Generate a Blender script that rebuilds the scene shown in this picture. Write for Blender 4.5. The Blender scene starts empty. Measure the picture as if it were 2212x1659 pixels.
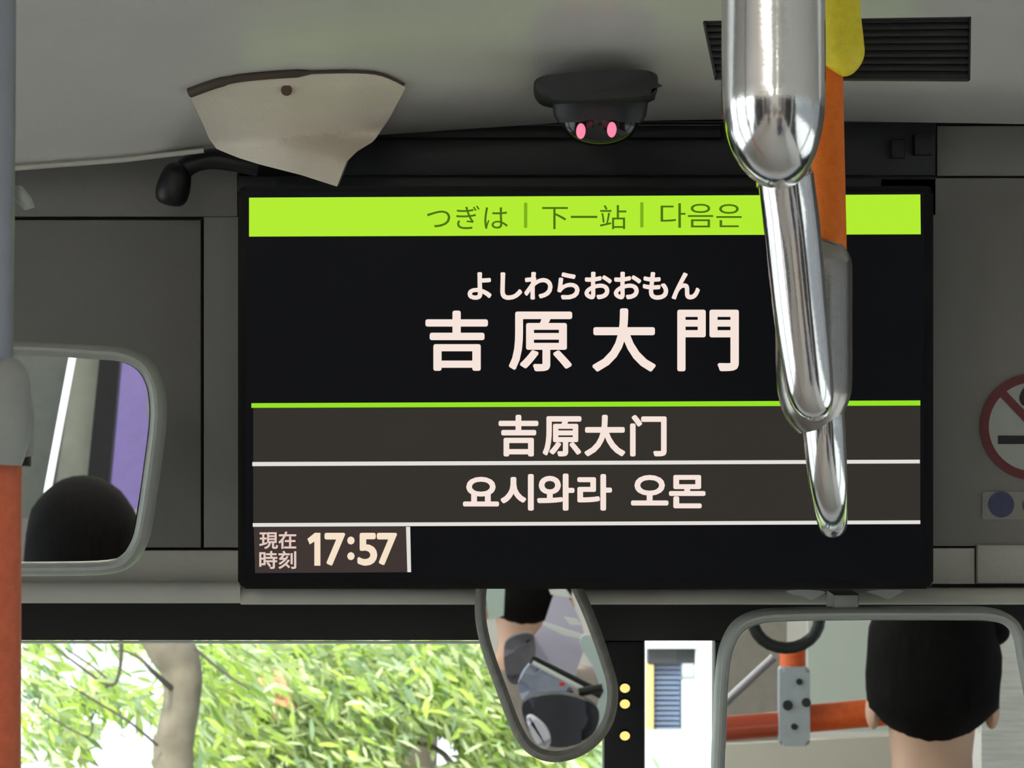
import bpy, bmesh, math, random
from mathutils import Vector, Matrix
random.seed(7)
R = math.radians
sc = bpy.context.scene
col = sc.collection
W_, H_, F_ = 2212.0, 1659.0, 8652.0        # frame in pixels, focal length in pixels
CZ = 1.9                                   # camera height

# ---------------------------------------------------------------- camera, sky, lights, exposure
cd = bpy.data.cameras.new('camera'); cam = bpy.data.objects.new('camera', cd); col.objects.link(cam)
cam.location = (0, 0, CZ); cam.rotation_euler = (R(90), 0, 0)
cd.sensor_width = 36; cd.lens = F_ / W_ * 36; cd.clip_start = 0.05; cd.clip_end = 200
cd.dof.use_dof = True; cd.dof.focus_distance = 3.02; cd.dof.aperture_fstop = 40
sc.camera = cam
sc.view_settings.view_transform = 'Standard'; sc.view_settings.look = 'None'
sc.view_settings.exposure = 0.0; sc.view_settings.gamma = 1.0; sc.view_settings.use_curve_mapping = False

world = bpy.data.worlds.new('world'); sc.world = world; world.use_nodes = True
nt = world.node_tree; nt.nodes.clear()
wo = nt.nodes.new('ShaderNodeOutputWorld'); bg = nt.nodes.new('ShaderNodeBackground')
tc = nt.nodes.new('ShaderNodeTexCoord'); sx = nt.nodes.new('ShaderNodeSeparateXYZ'); cr = nt.nodes.new('ShaderNodeValToRGB')
cr.color_ramp.elements[0].position = 0.0; cr.color_ramp.elements[0].color = (0.86, 0.95, 0.97, 1)
cr.color_ramp.elements[1].position = 0.8; cr.color_ramp.elements[1].color = (0.62, 0.80, 1.0, 1)
nt.links.new(tc.outputs['Generated'], sx.inputs[0]); nt.links.new(sx.outputs['Z'], cr.inputs[0])
nt.links.new(cr.outputs[0], bg.inputs[0]); nt.links.new(bg.outputs[0], wo.inputs[0]); bg.inputs[1].default_value = 4.0

sd = bpy.data.lights.new('sun', 'SUN'); sd.energy = 5.2; sd.angle = R(8); sd.color = (1, 0.97, 0.9)
so = bpy.data.objects.new('sun', sd); col.objects.link(so)
so.rotation_euler = Vector((0.25, 0.62, -0.75)).to_track_quat('-Z', 'Y').to_euler()

FILL_LAMP = 15.0                                  # emission of the unseen ceiling lamps added as fill light

# ---------------------------------------------------------------- helpers
def lin(c):
    f = lambda v: v / 12.92 if v <= 0.04045 else ((v + 0.055) / 1.055) ** 2.4
    return tuple(f(v / 255.0) for v in c) + (1,)

def mat(name, c, rough=0.5, metal=0.0, noise=0.0, nscale=60, bump=0.0, bscale=250, emit=0.0, spec=0.5, coat=0.0, stretch=None):
    m = bpy.data.materials.new(name); m.use_nodes = True
    n = m.node_tree.nodes; l = m.node_tree.links; b = n['Principled BSDF']
    b.inputs['Base Color'].default_value = lin(c); b.inputs['Roughness'].default_value = rough
    b.inputs['Metallic'].default_value = metal; b.inputs['Specular IOR Level'].default_value = spec
    if coat: b.inputs['Coat Weight'].default_value = coat; b.inputs['Coat Roughness'].default_value = 0.22
    if emit:
        b.inputs['Emission Color'].default_value = lin(c); b.inputs['Emission Strength'].default_value = emit
    if noise or bump:
        t = n.new('ShaderNodeTexCoord'); mp = n.new('ShaderNodeMapping'); l.new(t.outputs['Object'], mp.inputs[0])
        if stretch: mp.inputs['Scale'].default_value = stretch
        if noise:
            a = n.new('ShaderNodeTexNoise'); a.inputs['Scale'].default_value = nscale; a.inputs['Detail'].default_value = 5
            l.new(mp.outputs[0], a.inputs[0])
            r = n.new('ShaderNodeValToRGB'); c4 = lin(c)
            r.color_ramp.elements[0].position = 0.25; r.color_ramp.elements[1].position = 0.75
            r.color_ramp.elements[0].color = tuple(v * (1 - noise) for v in c4[:3]) + (1,)
            r.color_ramp.elements[1].color = tuple(min(1, v * (1 + noise)) for v in c4[:3]) + (1,)
            l.new(a.outputs[0], r.inputs[0]); l.new(r.outputs[0], b.inputs['Base Color'])
            if emit: l.new(r.outputs[0], b.inputs['Emission Color'])
        if bump:
            a = n.new('ShaderNodeTexNoise'); a.inputs['Scale'].default_value = bscale; a.inputs['Detail'].default_value = 3
            l.new(mp.outputs[0], a.inputs[0])
            bp = n.new('ShaderNodeBump'); bp.inputs['Strength'].default_value = bump; bp.inputs['Distance'].default_value = 0.001
            l.new(a.outputs[0], bp.inputs['Height']); l.new(bp.outputs[0], b.inputs['Normal'])
    return m

def screen_mat(name, c, k=1.0, noise=0.0):                 # a lit area of the display: gives off its own light
    m = mat(name, (4, 4, 5), 0.35); n = m.node_tree.nodes; l = m.node_tree.links; b = n['Principled BSDF']
    b.inputs['Specular IOR Level'].default_value = 0.08
    b.inputs['Emission Color'].default_value = lin(c); b.inputs['Emission Strength'].default_value = k
    return m

def glass_mat(name, tint=(1, 1, 1), rough=0.0):
    m = bpy.data.materials.new(name); m.use_nodes = True
    n = m.node_tree.nodes; l = m.node_tree.links; n.clear()
    o = n.new('ShaderNodeOutputMaterial'); mx = n.new('ShaderNodeMixShader'); fr = n.new('ShaderNodeFresnel'); fr.inputs[0].default_value = 1.45
    t = n.new('ShaderNodeBsdfTransparent'); t.inputs[0].default_value = tuple(tint) + (1,)
    g = n.new('ShaderNodeBsdfGlossy'); g.inputs['Roughness'].default_value = rough
    l.new(fr.outputs[0], mx.inputs[0]); l.new(t.outputs[0], mx.inputs[1]); l.new(g.outputs[0], mx.inputs[2]); l.new(mx.outputs[0], o.inputs[0])
    return m

def P(px, py, Y):
    return Vector(((px - W_ / 2) / F_ * Y, Y, CZ - (py - H_ / 2) / F_ * Y))

def link(name, me, m=None, parent=None):
    o = bpy.data.objects.new(name, me); col.objects.link(o)
    if m is not None and me is not None: me.materials.append(m)
    if parent is not None: o.parent = parent
    return o

def finish(name, bm, m, parent=None, smooth=False, angle=35):
    bmesh.ops.recalc_face_normals(bm, faces=bm.faces)
    me = bpy.data.meshes.new(name); 
    for f in bm.faces: f.smooth = smooth
    if smooth:
        for e in bm.edges:
            if len(e.link_faces) == 2 and e.calc_face_angle(0) > R(angle): e.smooth = False
    bm.to_mesh(me); bm.free()
    return link(name, me, m, parent)

def thing(name, label, cat, group=None):
    o = bpy.data.objects.new(name, None); col.objects.link(o); o.empty_display_size = 0.05
    return tag(o, label, cat, group)

def tag(o, label, cat, group=None):
    o['label'] = label; o['category'] = cat
    if group: o['group'] = group
    return o

def struct(o): o['kind'] = 'structure'; return o

def sroot(name):
    o = bpy.data.objects.new(name, None); col.objects.link(o); return struct(o)

def smoothloop(pts, n=8):
    out = []; k = len(pts)
    for i in range(k):
        p0, p1, p2, p3 = pts[i - 1], pts[i], pts[(i + 1) % k], pts[(i + 2) % k]
        for j in range(n):
            t = j / n
            out.append(tuple(0.5 * (2 * b + (c - a) * t + (2 * a - 5 * b + 4 * c - d) * t * t + (-a + 3 * b - 3 * c + d) * t ** 3)
                             for a, b, c, d in zip(p0, p1, p2, p3)))
    return out

def smoothline(pts, n=6):
    out = []; k = len(pts)
    for i in range(k - 1):
        p0, p1, p2, p3 = pts[max(i - 1, 0)], pts[i], pts[i + 1], pts[min(i + 2, k - 1)]
        for j in range(n):
            t = j / n
            out.append(tuple(0.5 * (2 * b + (c - a) * t + (2 * a - 5 * b + 4 * c - d) * t * t + (-a + 3 * b - 3 * c + d) * t ** 3)
                             for a, b, c, d in zip(p0, p1, p2, p3)))
    out.append(pts[-1]); return out

def rrect(x0, y0, x1, y1, r, n=6):
    out = []
    for cx, cy, a0 in ((x1 - r, y0 + r, -90), (x1 - r, y1 - r, 0), (x0 + r, y1 - r, 90), (x0 + r, y0 + r, 180)):
        for i in range(n + 1):
            a = R(a0 + 90 * i / n); out.append((cx + r * math.cos(a), cy + r * math.sin(a)))
    return out

def circ(cx, cy, rx, ry=None, n=28):
    ry = ry or rx
    return [(cx + rx * math.cos(2 * math.pi * i / n), cy + ry * math.sin(2 * math.pi * i / n)) for i in range(n)]

def prism(name, pts, Y, th, m, parent=None, bev=0.0, seg=2, smooth=False):
    """plate with the outline pts (seen from the front) whose front face is at distance Y, th metres deep"""
    bm = bmesh.new()
    fr = [bm.verts.new(P(x, y, Y)) for x, y in pts]
    bk = [bm.verts.new(v.co + Vector((0, th, 0))) for v in fr]
    ff = bm.faces.new(fr); bm.faces.new(bk[::-1])
    k = len(fr)
    for i in range(k): bm.faces.new((fr[i], bk[i], bk[(i + 1) % k], fr[(i + 1) % k]))
    if bev: bmesh.ops.bevel(bm, geom=list(ff.edges), offset=bev, segments=seg, affect='EDGES', profile=0.5)
    return finish(name, bm, m, parent, smooth or bool(bev))

def plate(name, x0, y0, x1, y1, Y, th, m, parent=None, bev=0.0):
    return prism(name, [(x0, y0), (x1, y0), (x1, y1), (x0, y1)], Y, th, m, parent, bev)

def box(name, x0, x1, y0, y1, z0, z1, m, parent=None, bev=0.0):
    bm = bmesh.new(); bmesh.ops.create_cube(bm, size=1)
    for v in bm.verts:
        v.co = Vector((x0 + (v.co.x + .5) * (x1 - x0), y0 + (v.co.y + .5) * (y1 - y0), z0 + (v.co.z + .5) * (z1 - z0)))
    if bev: bmesh.ops.bevel(bm, geom=list(bm.edges), offset=bev, segments=2, affect='EDGES')
    return finish(name, bm, m, parent, bool(bev))

def tube(name, pts, rad, m, parent=None, seg=28, cap=True, flat=1.0):
    """pts: world points, rad: one radius or one per point; round caps"""
    pts = [Vector(p) for p in pts]; k = len(pts)
    rads = [rad] * k if not hasattr(rad, '__len__') else list(rad)
    bm = bmesh.new(); rings = []
    ref = None
    for i, p in enumerate(pts):
        d = (pts[min(i + 1, k - 1)] - pts[max(i - 1, 0)]).normalized()
        if ref is None: ref = d.orthogonal().normalized()
        ref = (ref - d * ref.dot(d)).normalized(); b = d.cross(ref)
        rings.append([bm.verts.new(p + (ref * math.cos(2 * math.pi * j / seg) + b * math.sin(2 * math.pi * j / seg) * flat) * rads[i]) for j in range(seg)])
    for a, b in zip(rings, rings[1:]):
        for j in range(seg): bm.faces.new((a[j], a[(j + 1) % seg], b[(j + 1) % seg], b[j]))
    if cap: bm.faces.new(rings[0][::-1]); bm.faces.new(rings[-1])
    return finish(name, bm, m, parent, True, 50)

def capsule(p0, p1, r, dome0=0.6, dome1=0.6, n=7):
    """points and radii of a sleeve with domed ends"""
    p0, p1 = Vector(p0), Vector(p1); d = (p1 - p0).normalized(); pts = []; rad = []
    for i in range(n + 1):
        a = math.pi / 2 * i / n; pts.append(p0 + d * r * dome0 * (1 - math.sin(a))); rad.append(r * (0.25 + 0.75 * math.sin(a)) if i == 0 else r * max(.25, math.cos(math.pi / 2 - a)))
    for i in range(n + 1):
        a = math.pi / 2 * i / n; pts.append(p1 - d * r * dome1 * (1 - math.cos(a * 0 + math.pi / 2 * (1 - 1)) ) - d * r * dome1 * (1 - math.sin(a))); rad.append(r * max(.25, math.cos(a)))
    return pts, rad

def frame(name, outer, inset, Y, th, m, parent=None, lip=0.004):
    """closed frame with a rounded face around an opening"""
    k = len(outer); area = sum(outer[i][0] * outer[(i + 1) % k][1] - outer[(i + 1) % k][0] * outer[i][1] for i in range(k))
    s = 1 if area > 0 else -1
    def ins(d):
        out = []
        for i in range(k):
            a, b = outer[i - 1], outer[(i + 1) % k]; t = Vector((b[0] - a[0], b[1] - a[1])).normalized()
            dd = d if not callable(inset) else d * inset(*outer[i])
            out.append((outer[i][0] - t.y * s * dd, outer[i][1] + t.x * s * dd))
        return out
    u = 1.0 if callable(inset) else inset
    prof = [(0, th), (0, lip), (0.18, lip * .35), (0.4, 0), (0.62, 0.0), (0.85, lip * .4), (1.0, lip), (1.0, th)]
    bm = bmesh.new(); rings = []
    for d, dy in prof:
        rings.append([bm.verts.new(P(x, y, Y) + Vector((0, dy, 0))) for x, y in ins(d * u)])
    rings.append(rings[0])
    for a, b in zip(rings, rings[1:]):
        for j in range(k): bm.faces.new((a[j], a[(j + 1) % k], b[(j + 1) % k], b[j]))
    o = finish(name, bm, m, parent, True, 50)
    return o, ins(u)

def text(name, s, x0, y0, x1, y1, Y, m, parent, bold=0.0, th=0.0006, space=1.0, rot=0.0):
    """flat lettering fitted to the box x0..y1; bold = extra stroke radius in pixels"""
    cu = bpy.data.curves.new(name, 'FONT'); cu.body = s; cu.resolution_u = 4; cu.space_character = space
    o = bpy.data.objects.new(name, cu); col.objects.link(o)
    bpy.context.view_layer.update()
    me = bpy.data.meshes.new_from_object(o.evaluated_get(bpy.context.evaluated_depsgraph_get()))
    bpy.data.objects.remove(o)
    vs = [v.co.copy() for v in me.vertices]; fs = [tuple(p.vertices) for p in me.polygons]; bpy.data.meshes.remove(me)
    ax, bx, ay, by = min(v.x for v in vs), max(v.x for v in vs), min(v.y for v in vs), max(v.y for v in vs)
    x0 += bold; x1 -= bold; y0 += bold; y1 -= bold
    offs = [(0, 0)] + ([(bold * math.cos(t * math.pi / 4), bold * math.sin(t * math.pi / 4)) for t in range(8)] if bold else [])
    V2, F2 = [], []
    for i, (ox, oy) in enumerate(offs):
        b = len(V2)
        for v in vs:
            px = x0 + (v.x - ax) / (bx - ax) * (x1 - x0); py = y1 - (v.y - ay) / (by - ay) * (y1 - y0)
            V2.append(tuple(P(px + ox, py + oy, Y - .00002 * i)))
        F2 += [tuple(b + q for q in f) for f in fs]
    me = bpy.data.meshes.new(name); me.from_pydata(V2, [], F2)
    return link(name, me, m, parent)

# ---------------------------------------------------------------- materials
M = {}
M['ceil'] = mat('ceiling_plastic', (206, 202, 196), 0.38, noise=0.05, nscale=9, bump=0.25, bscale=900, coat=0.9)
M['header'] = mat('header_plastic', (124, 121, 117), 0.55, noise=0.06, nscale=14, bump=0.3, bscale=1100)
M['header2'] = mat('header_plastic_dark', (134, 130, 126), 0.55, noise=0.06, nscale=14, bump=0.3, bscale=1100)
M['dark'] = mat('dark_plastic', (34, 34, 38), 0.5, noise=0.08, nscale=30, bump=0.2)
M['black'] = mat('black_plastic', (15, 15, 17), 0.45, bump=0.1)
M['bezel'] = mat('bezel_plastic', (5, 5, 6), 0.5, spec=.2)
M['ledge'] = mat('ledge_plastic', (186, 182, 172), 0.4, noise=0.05, nscale=20, bump=0.2)
M['beige'] = mat('beige_plastic', (222, 210, 192), 0.5, noise=0.05, nscale=25, bump=0.4, bscale=700)
M['mframe'] = mat('mirror_frame_plastic', (150, 152, 146), 0.4, noise=0.06, nscale=60, bump=0.25, bscale=900)
M['mframe_dark'] = mat('mirror_frame_rubber', (112, 110, 102), 0.55, noise=0.2, nscale=120, bump=0.5, bscale=900)
M['mirror'] = mat('mirror_glass', (240, 243, 240), 0.0, metal=1.0)
M['chrome'] = mat('polished_steel', (235, 233, 232), 0.14, metal=1.0, bump=0.05, bscale=300)
M['chrome_dark'] = mat('satin_steel', (165, 160, 155), 0.24, metal=1.0, bump=0.1, bscale=300)
M['steel'] = mat('grey_painted_steel', (150, 152, 160), 0.35, metal=0.5, noise=0.05, bump=0.1)
M['orange'] = mat('orange_grip_coating', (255, 122, 16), 0.5, noise=0.12, nscale=180, bump=0.5, bscale=900)
M['orange_red'] = mat('red_orange_grip_coating', (206, 98, 60), 0.5, noise=0.12, nscale=180, bump=0.5, bscale=900)
M['yellow'] = mat('yellow_grip_coating', (255, 226, 50), 0.5, noise=0.12, nscale=180, bump=0.5, bscale=900)
M['glass'] = glass_mat('window_glass', (0.97, 0.975, 0.965))
M['lamp'] = mat('fill_lamp_diffuser', (255, 250, 240), 0.5, emit=FILL_LAMP)
M['floor'] = mat('floor_vinyl', (186, 182, 176), 0.5, noise=0.2, nscale=80)
M['wall'] = mat('interior_panel', (214, 210, 206), 0.5, noise=0.04, nscale=8)
M['white'] = mat('white_paint', (226, 228, 224), 0.5, noise=0.04, nscale=10)
M['bark'] = mat('tree_bark', (122, 110, 94), 0.9, noise=0.3, nscale=18, bump=0.8, bscale=60)

def leaf_mat(name, c, k=0.5):
    m = bpy.data.materials.new(name); m.use_nodes = True
    n = m.node_tree.nodes; l = m.node_tree.links; n.clear()
    o = n.new('ShaderNodeOutputMaterial'); mx = n.new('ShaderNodeMixShader'); mx.inputs[0].default_value = k
    d = n.new('ShaderNodeBsdfDiffuse'); t = n.new('ShaderNodeBsdfTranslucent')
    g = n.new('ShaderNodeNewGeometry'); r = n.new('ShaderNodeValToRGB'); c4 = lin(c)
    r.color_ramp.elements[0].color = (c4[0] * .5, c4[1] * .6, c4[2] * .7, 1)
    r.color_ramp.elements[1].color = (min(1, c4[0] * 1.5), min(1, c4[1] * 1.35), min(1, c4[2] * 1.35), 1)
    l.new(g.outputs['Random Per Island'], r.inputs[0]); l.new(r.outputs[0], d.inputs[0]); l.new(r.outputs[0], t.inputs[0])
    l.new(d.outputs[0], mx.inputs[1]); l.new(t.outputs[0], mx.inputs[2]); l.new(mx.outputs[0], o.inputs[0])
    return m
M['leaf'] = leaf_mat('fresh_leaf', (176, 200, 96)); M['leaf2'] = leaf_mat('olive_leaf', (156, 170, 108)); M['leaf3'] = leaf_mat('pale_leaf', (208, 220, 166))
M['twig'] = mat('twig_bark', (84, 74, 66), .9)

# ---------------------------------------------------------------- bus shell
struct(box('floor', -1.25, 1.25, -6.2, 3.6, 0.15, 0.2, M['floor']))
ce = struct(box('ceiling', -1.25, 1.25, -6.2, 1.9, 2.42, 2.46, M['white']))
struct(box('wall_rear', -1.25, 1.25, -6.25, -6.2, 0.15, 2.46, M['wall']))
for side, s in (('left', -1), ('right', 1)):
    wl = sroot('wall_' + side)
    xa, xb = sorted((s * 1.2, s * 1.25))
    box('lower_panel', xa, xb, -6.2, 3.5, 0.15, 1.0, M['wall'], wl)
    box('upper_panel', xa, xb, -6.2, 3.6, 2.08, 2.46, M['wall'], wl)
    edges = [-6.2, -4.8, -3.3, -1.8, -0.3, 1.2, 2.6, 3.5]
    for i, y in enumerate(edges):
        box('pillar', xa, xb, y - 0.05, y + 0.05, 1.0, 2.08, M['wall'], wl)
    for i in range(len(edges) - 1):
        w = struct(box('window_%d' % (i + (3 if s < 0 else 11)), s * 1.222 - .003, s * 1.222 + .003, edges[i] + .05, edges[i + 1] - .05, 1.0, 2.08, M['glass']))

struct(box('roof', -1.25, 1.25, 1.9, 3.6, 2.47, 2.5, M['white']))
struct(box('wall_front_outer', -1.25, 1.25, 3.55, 3.6, 1.70, 2.5, M['white']))
# front dome of the ceiling: rises from the lower edge above the display towards the passenger compartment
EDGE = [(-1100, 430), (-400, 385), (35, 360), (260, 343), (490, 316), (840, 290), (1230, 264), (1560, 258), (2212, 268), (2900, 285), (3400, 300)]
def edge_y(x):
    for (a, b), (c, d) in zip(EDGE, EDGE[1:]):
        if a <= x <= c:
            t = (x - a) / (c - a); return b + (d - b) * t
    return EDGE[0][1] if x < EDGE[0][0] else EDGE[-1][1]
def dome():
    bm = bmesh.new(); nx, ny = 60, 16; g = []
    for i in range(nx + 1):
        px = -2300 + (4600 + 2212) * i / nx; e = P(px, edge_y(px), 3.04); row = []
        x = max(-1.245, min(1.245, e.x))
        for j in range(ny + 1):
            t = j / ny; y = 3.04 - 1.14 * t; z = e.z + (2.42 - e.z) * (1 - (1 - t) ** 1.7)
            row.append(bm.verts.new((x, y, z)))
        row.insert(0, bm.verts.new((x, 3.046, e.z + 0.004)))
        row.insert(0, bm.verts.new((x, 3.05, e.z + 0.02)))
        g.append(row)
    for a, b in zip(g, g[1:]):
        for j in range(len(a) - 1): 
            if (a[j].co - b[j].co).length > 1e-5: bm.faces.new((a[j], b[j], b[j + 1], a[j + 1]))
    o = finish('ceiling_front', bm, M['ceil'], None, True, 60)
    md = o.modifiers.new('t', 'SOLIDIFY'); md.thickness = 0.006
    return struct(o)
dome()
def dome_Y(px, py):
    e = P(px, edge_y(px), 3.04); lo, hi = 0.0, 1.0
    for _ in range(24):
        t = (lo + hi) / 2; y = 3.04 - 1.14 * t; z = e.z + (2.42 - e.z) * (1 - (1 - t) ** 1.7)
        if z > CZ - (py - H_ / 2) / F_ * y: hi = t
        else: lo = t
    return y
# lip moulding under the left part of the dome
lp = [P(x, edge_y(x) + 3, 3.035) for x in range(-400, 500, 60)]
struct(tube('trim_1', lp, 0.0021, M['ledge'], seg=10))

# header wall: grey panels with recessed joints over a dark backing
hw = sroot('wall_front')
HY = 3.12
plate('backing', -2300, 200, 4500, 1300, HY + .02, 0.03, M['black'], hw)
bv = 0.0012
plate('panel', -2300, 230, 513, 468, HY, .02, M['header2'], hw, bv)
plate('panel', -2300, 475, 434, 1183, HY, .02, M['header'], hw, bv)
plate('panel', 440, 468, 760, 1183, HY, .02, M['header'], hw, bv)
plate('panel', -2300, 1189, 900, 1262, HY, .02, M['ledge'], hw, bv)
plate('panel', 513, 380, 2024, 468, HY, .02, M['dark'], hw, bv)
plate('panel', 760, 468, 1900, 1300, HY + .004, .016, M['dark'], hw)
plate('panel', 1900, 384, 2500, 1180, HY, .02, M['header2'], hw, bv)
plate('panel', 2024, 272, 2500, 380, HY, .02, M['header2'], hw, bv)
plate('panel', 1900, 1184, 2106, 1262, HY, .02, M['ledge'], hw, bv)
plate('panel', 2110, 1176, 2500, 1262, HY - .004, .02, M['ledge'], hw, .003)
plate('panel', 2503, 230, 4500, 1262, HY, .02, M['header'], hw, bv)
# dark housing above the display
plate('recess_panel', 735, 262, 2022, 380, HY - .01, .03, M['dark'], hw, .003)
plate('recess_strip', 735, 268, 1560, 300, HY - .03, .02, M['black'], hw, .004)
plate('recess_block', 1925, 300, 1955, 342, HY - .02, .01, M['black'], hw, .002)
plate('recess_block', 1975, 290, 2014, 335, HY - .02, .01, M['black'], hw, .002)
# rounded ledge along the bottom of the header
def ledge(px0, px1, yt, yb, Y, name):
    bm = bmesh.new(); rows = []
    for px in (px0, px1):
        a = P(px, yt, Y); b = P(px, yb, Y); cz = (a.z + b.z) / 2; r = (a.z - b.z) / 2
        ring = [Vector((a.x, Y + .05, a.z))] + [Vector((a.x, Y - r * .9 * math.cos(t), cz + r * math.sin(t))) for t in [math.pi / 2 - math.pi * i / 12 for i in range(13)]] + [Vector((a.x, Y + .05, b.z))]
        rows.append([bm.verts.new(v) for v in ring])
    n = len(rows[0])
    for j in range(n): bm.faces.new((rows[0][j], rows[0][(j + 1) % n], rows[1][(j + 1) % n], rows[1][j]))
    bm.faces.new(rows[0]); bm.faces.new(rows[1][::-1])
    return struct(finish(name, bm, M['ledge'], None, True, 60))
ledge(-2300, 520, 1258, 1303, 3.105, 'trim_2')
ledge(520, 4500, 1272, 1306, 3.105, 'trim_3')

# windscreen: black border, centre post and the panes
wf = sroot('trim_4')
plate('top_border', -2100, 1270, 1300, 1383, 3.36, .03, M['black'], wf)
plate('top_border', 1300, 1270, 4200, 1384, 3.36, .03, M['black'], wf)
plate('centre_post', 1303, 1384, 1393, 3600, 3.36, .04, M['black'], wf, .004)
plate('side_post', 1543, 1384, 1640, 3600, 3.36, .04, M['black'], wf, .004)
tube('edge_strip', [P(-1500, 1386, 3.355), P(1303, 1388, 3.355)], 0.0012, M['white'], wf, seg=8)
struct(plate('window_1', -2100, 1380, 1303, 3600, 3.375, .004, M['glass']))
struct(plate('window_2', 1393, 1380, 1543, 3600, 3.375, .004, M['glass']))
struct(plate('window_19', 1640, 1380, 4200, 3600, 3.375, .004, M['glass']))
struct(box('trim_5', -1.25, 1.25, 3.0, 3.5, 0.2, 0.84, M['wall'], None, .02))

# ---------------------------------------------------------------- next stop display
D = thing('display', 'black wall screen with lime green bar, white lettering and clock', 'display')
prism('casing', rrect(514, 402, 2016, 1272, 16), 3.0, 0.055, M['bezel'], D, .003)
prism('screen', rrect(530, 414, 1996, 1252, 6), 2.9985, 0.003, screen_mat('screen_black', (8, 9, 12)), D)
sk = -0.0042
def spoly(x0, y0, x1, y1): return [(x0, y0 + (x0 - 1260) * sk), (x1, y0 + (x1 - 1260) * sk), (x1, y1 + (x1 - 1260) * sk), (x0, y1 + (x0 - 1260) * sk)]
SY = 2.9978
lime = screen_mat('screen_lime', (178, 236, 48)); white_s = screen_mat('screen_white', (246, 228, 218)); brown = screen_mat('screen_brown', (50, 46, 41))
inkg = screen_mat('screen_dark_green', (74, 112, 14)); inkl = screen_mat('screen_mid_green', (122, 176, 24))
prism('header_bar', [(538, 427), (1988, 420), (1989, 506), (538, 511)], SY, .0006, lime, D)
prism('divider_line', [(543, 871), (1988, 865), (1988, 876), (543, 881)], SY - .0006, .0006, screen_mat('screen_line_green', (150, 226, 36)), D)
prism('stop_band', [(547, 878), (1988, 872), (1988, 996), (547, 1000)], SY, .0006, brown, D)
prism('stop_band', [(547, 1003), (1988, 998), (1988, 1130), (547, 1134)], SY, .0006, brown, D)
wl_ = screen_mat('screen_line_white', (226, 222, 216))
prism('divider_line', [(545, 998), (1987, 993), (1987, 1001), (545, 1007)], SY - .0006, .0006, wl_, D)
prism('divider_line', [(546, 1130), (1988, 1124), (1988, 1132), (546, 1138)], SY - .0006, .0006, wl_, D)
prism('clock_box', [(548, 1137), (880, 1136), (881, 1236), (551, 1238)], SY, .0006, screen_mat('screen_clock_brown', (62, 52, 50)), D)
prism('clock_line', [(877, 1138), (886, 1138), (888, 1236), (880, 1236)], SY - .0006, .0006, wl_, D)
TY = SY - .0008
for s, b in (('つぎは', (922, 444, 1097, 495)), ('下一站', (1171, 443, 1353, 495)), ('다음은', (1427, 439, 1602, 492))):
    text('lettering', s, *b, TY, inkg, D)
prism('separator', [(1132, 438), (1139, 438), (1139, 492), (1132, 492)], TY, .0006, inkl, D)
prism('separator', [(1383, 437), (1390, 437), (1390, 491), (1383, 491)], TY, .0006, inkl, D)
text('lettering', 'よしわらおおもん', 1010, 587, 1512, 648, TY, white_s, D, bold=2.2, space=0.94)
for ch, b in (('吉', (919, 671, 1054, 801)), ('原', (1099, 673, 1236, 802)), ('大', (1279, 666, 1417, 803)), ('門', (1463, 669, 1596, 802))):
    text('lettering', ch, *b, TY, white_s, D, bold=3.2)
for ch, b in (('吉', (1077, 896, 1163, 986)), ('原', (1172, 899, 1256, 986)), ('大', (1262, 896, 1351, 986)), ('门', (1361, 896, 1440, 986))):
    text('lettering', ch, *b, TY, white_s, D, bold=2.6)
for ch, b in (('요', (1000, 1030, 1078, 1094)), ('시', (1081, 1024, 1153, 1103)), ('와', (1160, 1023, 1241, 1103)), ('라', (1247, 1024, 1322, 1103)),
              ('오', (1363, 1026, 1444, 1092)), ('몬', (1445, 1026, 1524, 1098))):
    text('lettering', ch, *b, TY, white_s, D, bold=2.6)
clk = screen_mat('screen_clock_white', (246, 226, 200))
prism('clock_digit', [(664, 1164), (680, 1151), (692, 1151), (692, 1222), (679, 1222), (679, 1170), (669, 1176)], TY, .0006, clk, D)
for ch, b in (('7', (701, 1151, 746, 1222)), (':', (750, 1159, 766, 1210)), ('5', (772, 1151, 815, 1222)), ('7', (814, 1151, 858, 1221))):
    text('clock_digit', ch, *b, TY, clk, D, bold=2.8)
text('clock_caption', '現在', 560, 1148, 640, 1186, TY, screen_mat('screen_caption', (226, 200, 190)), D, bold=0.8)
text('clock_caption', '時刻', 560, 1190, 640, 1229, TY, bpy.data.materials['screen_caption'], D, bold=0.8)

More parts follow.
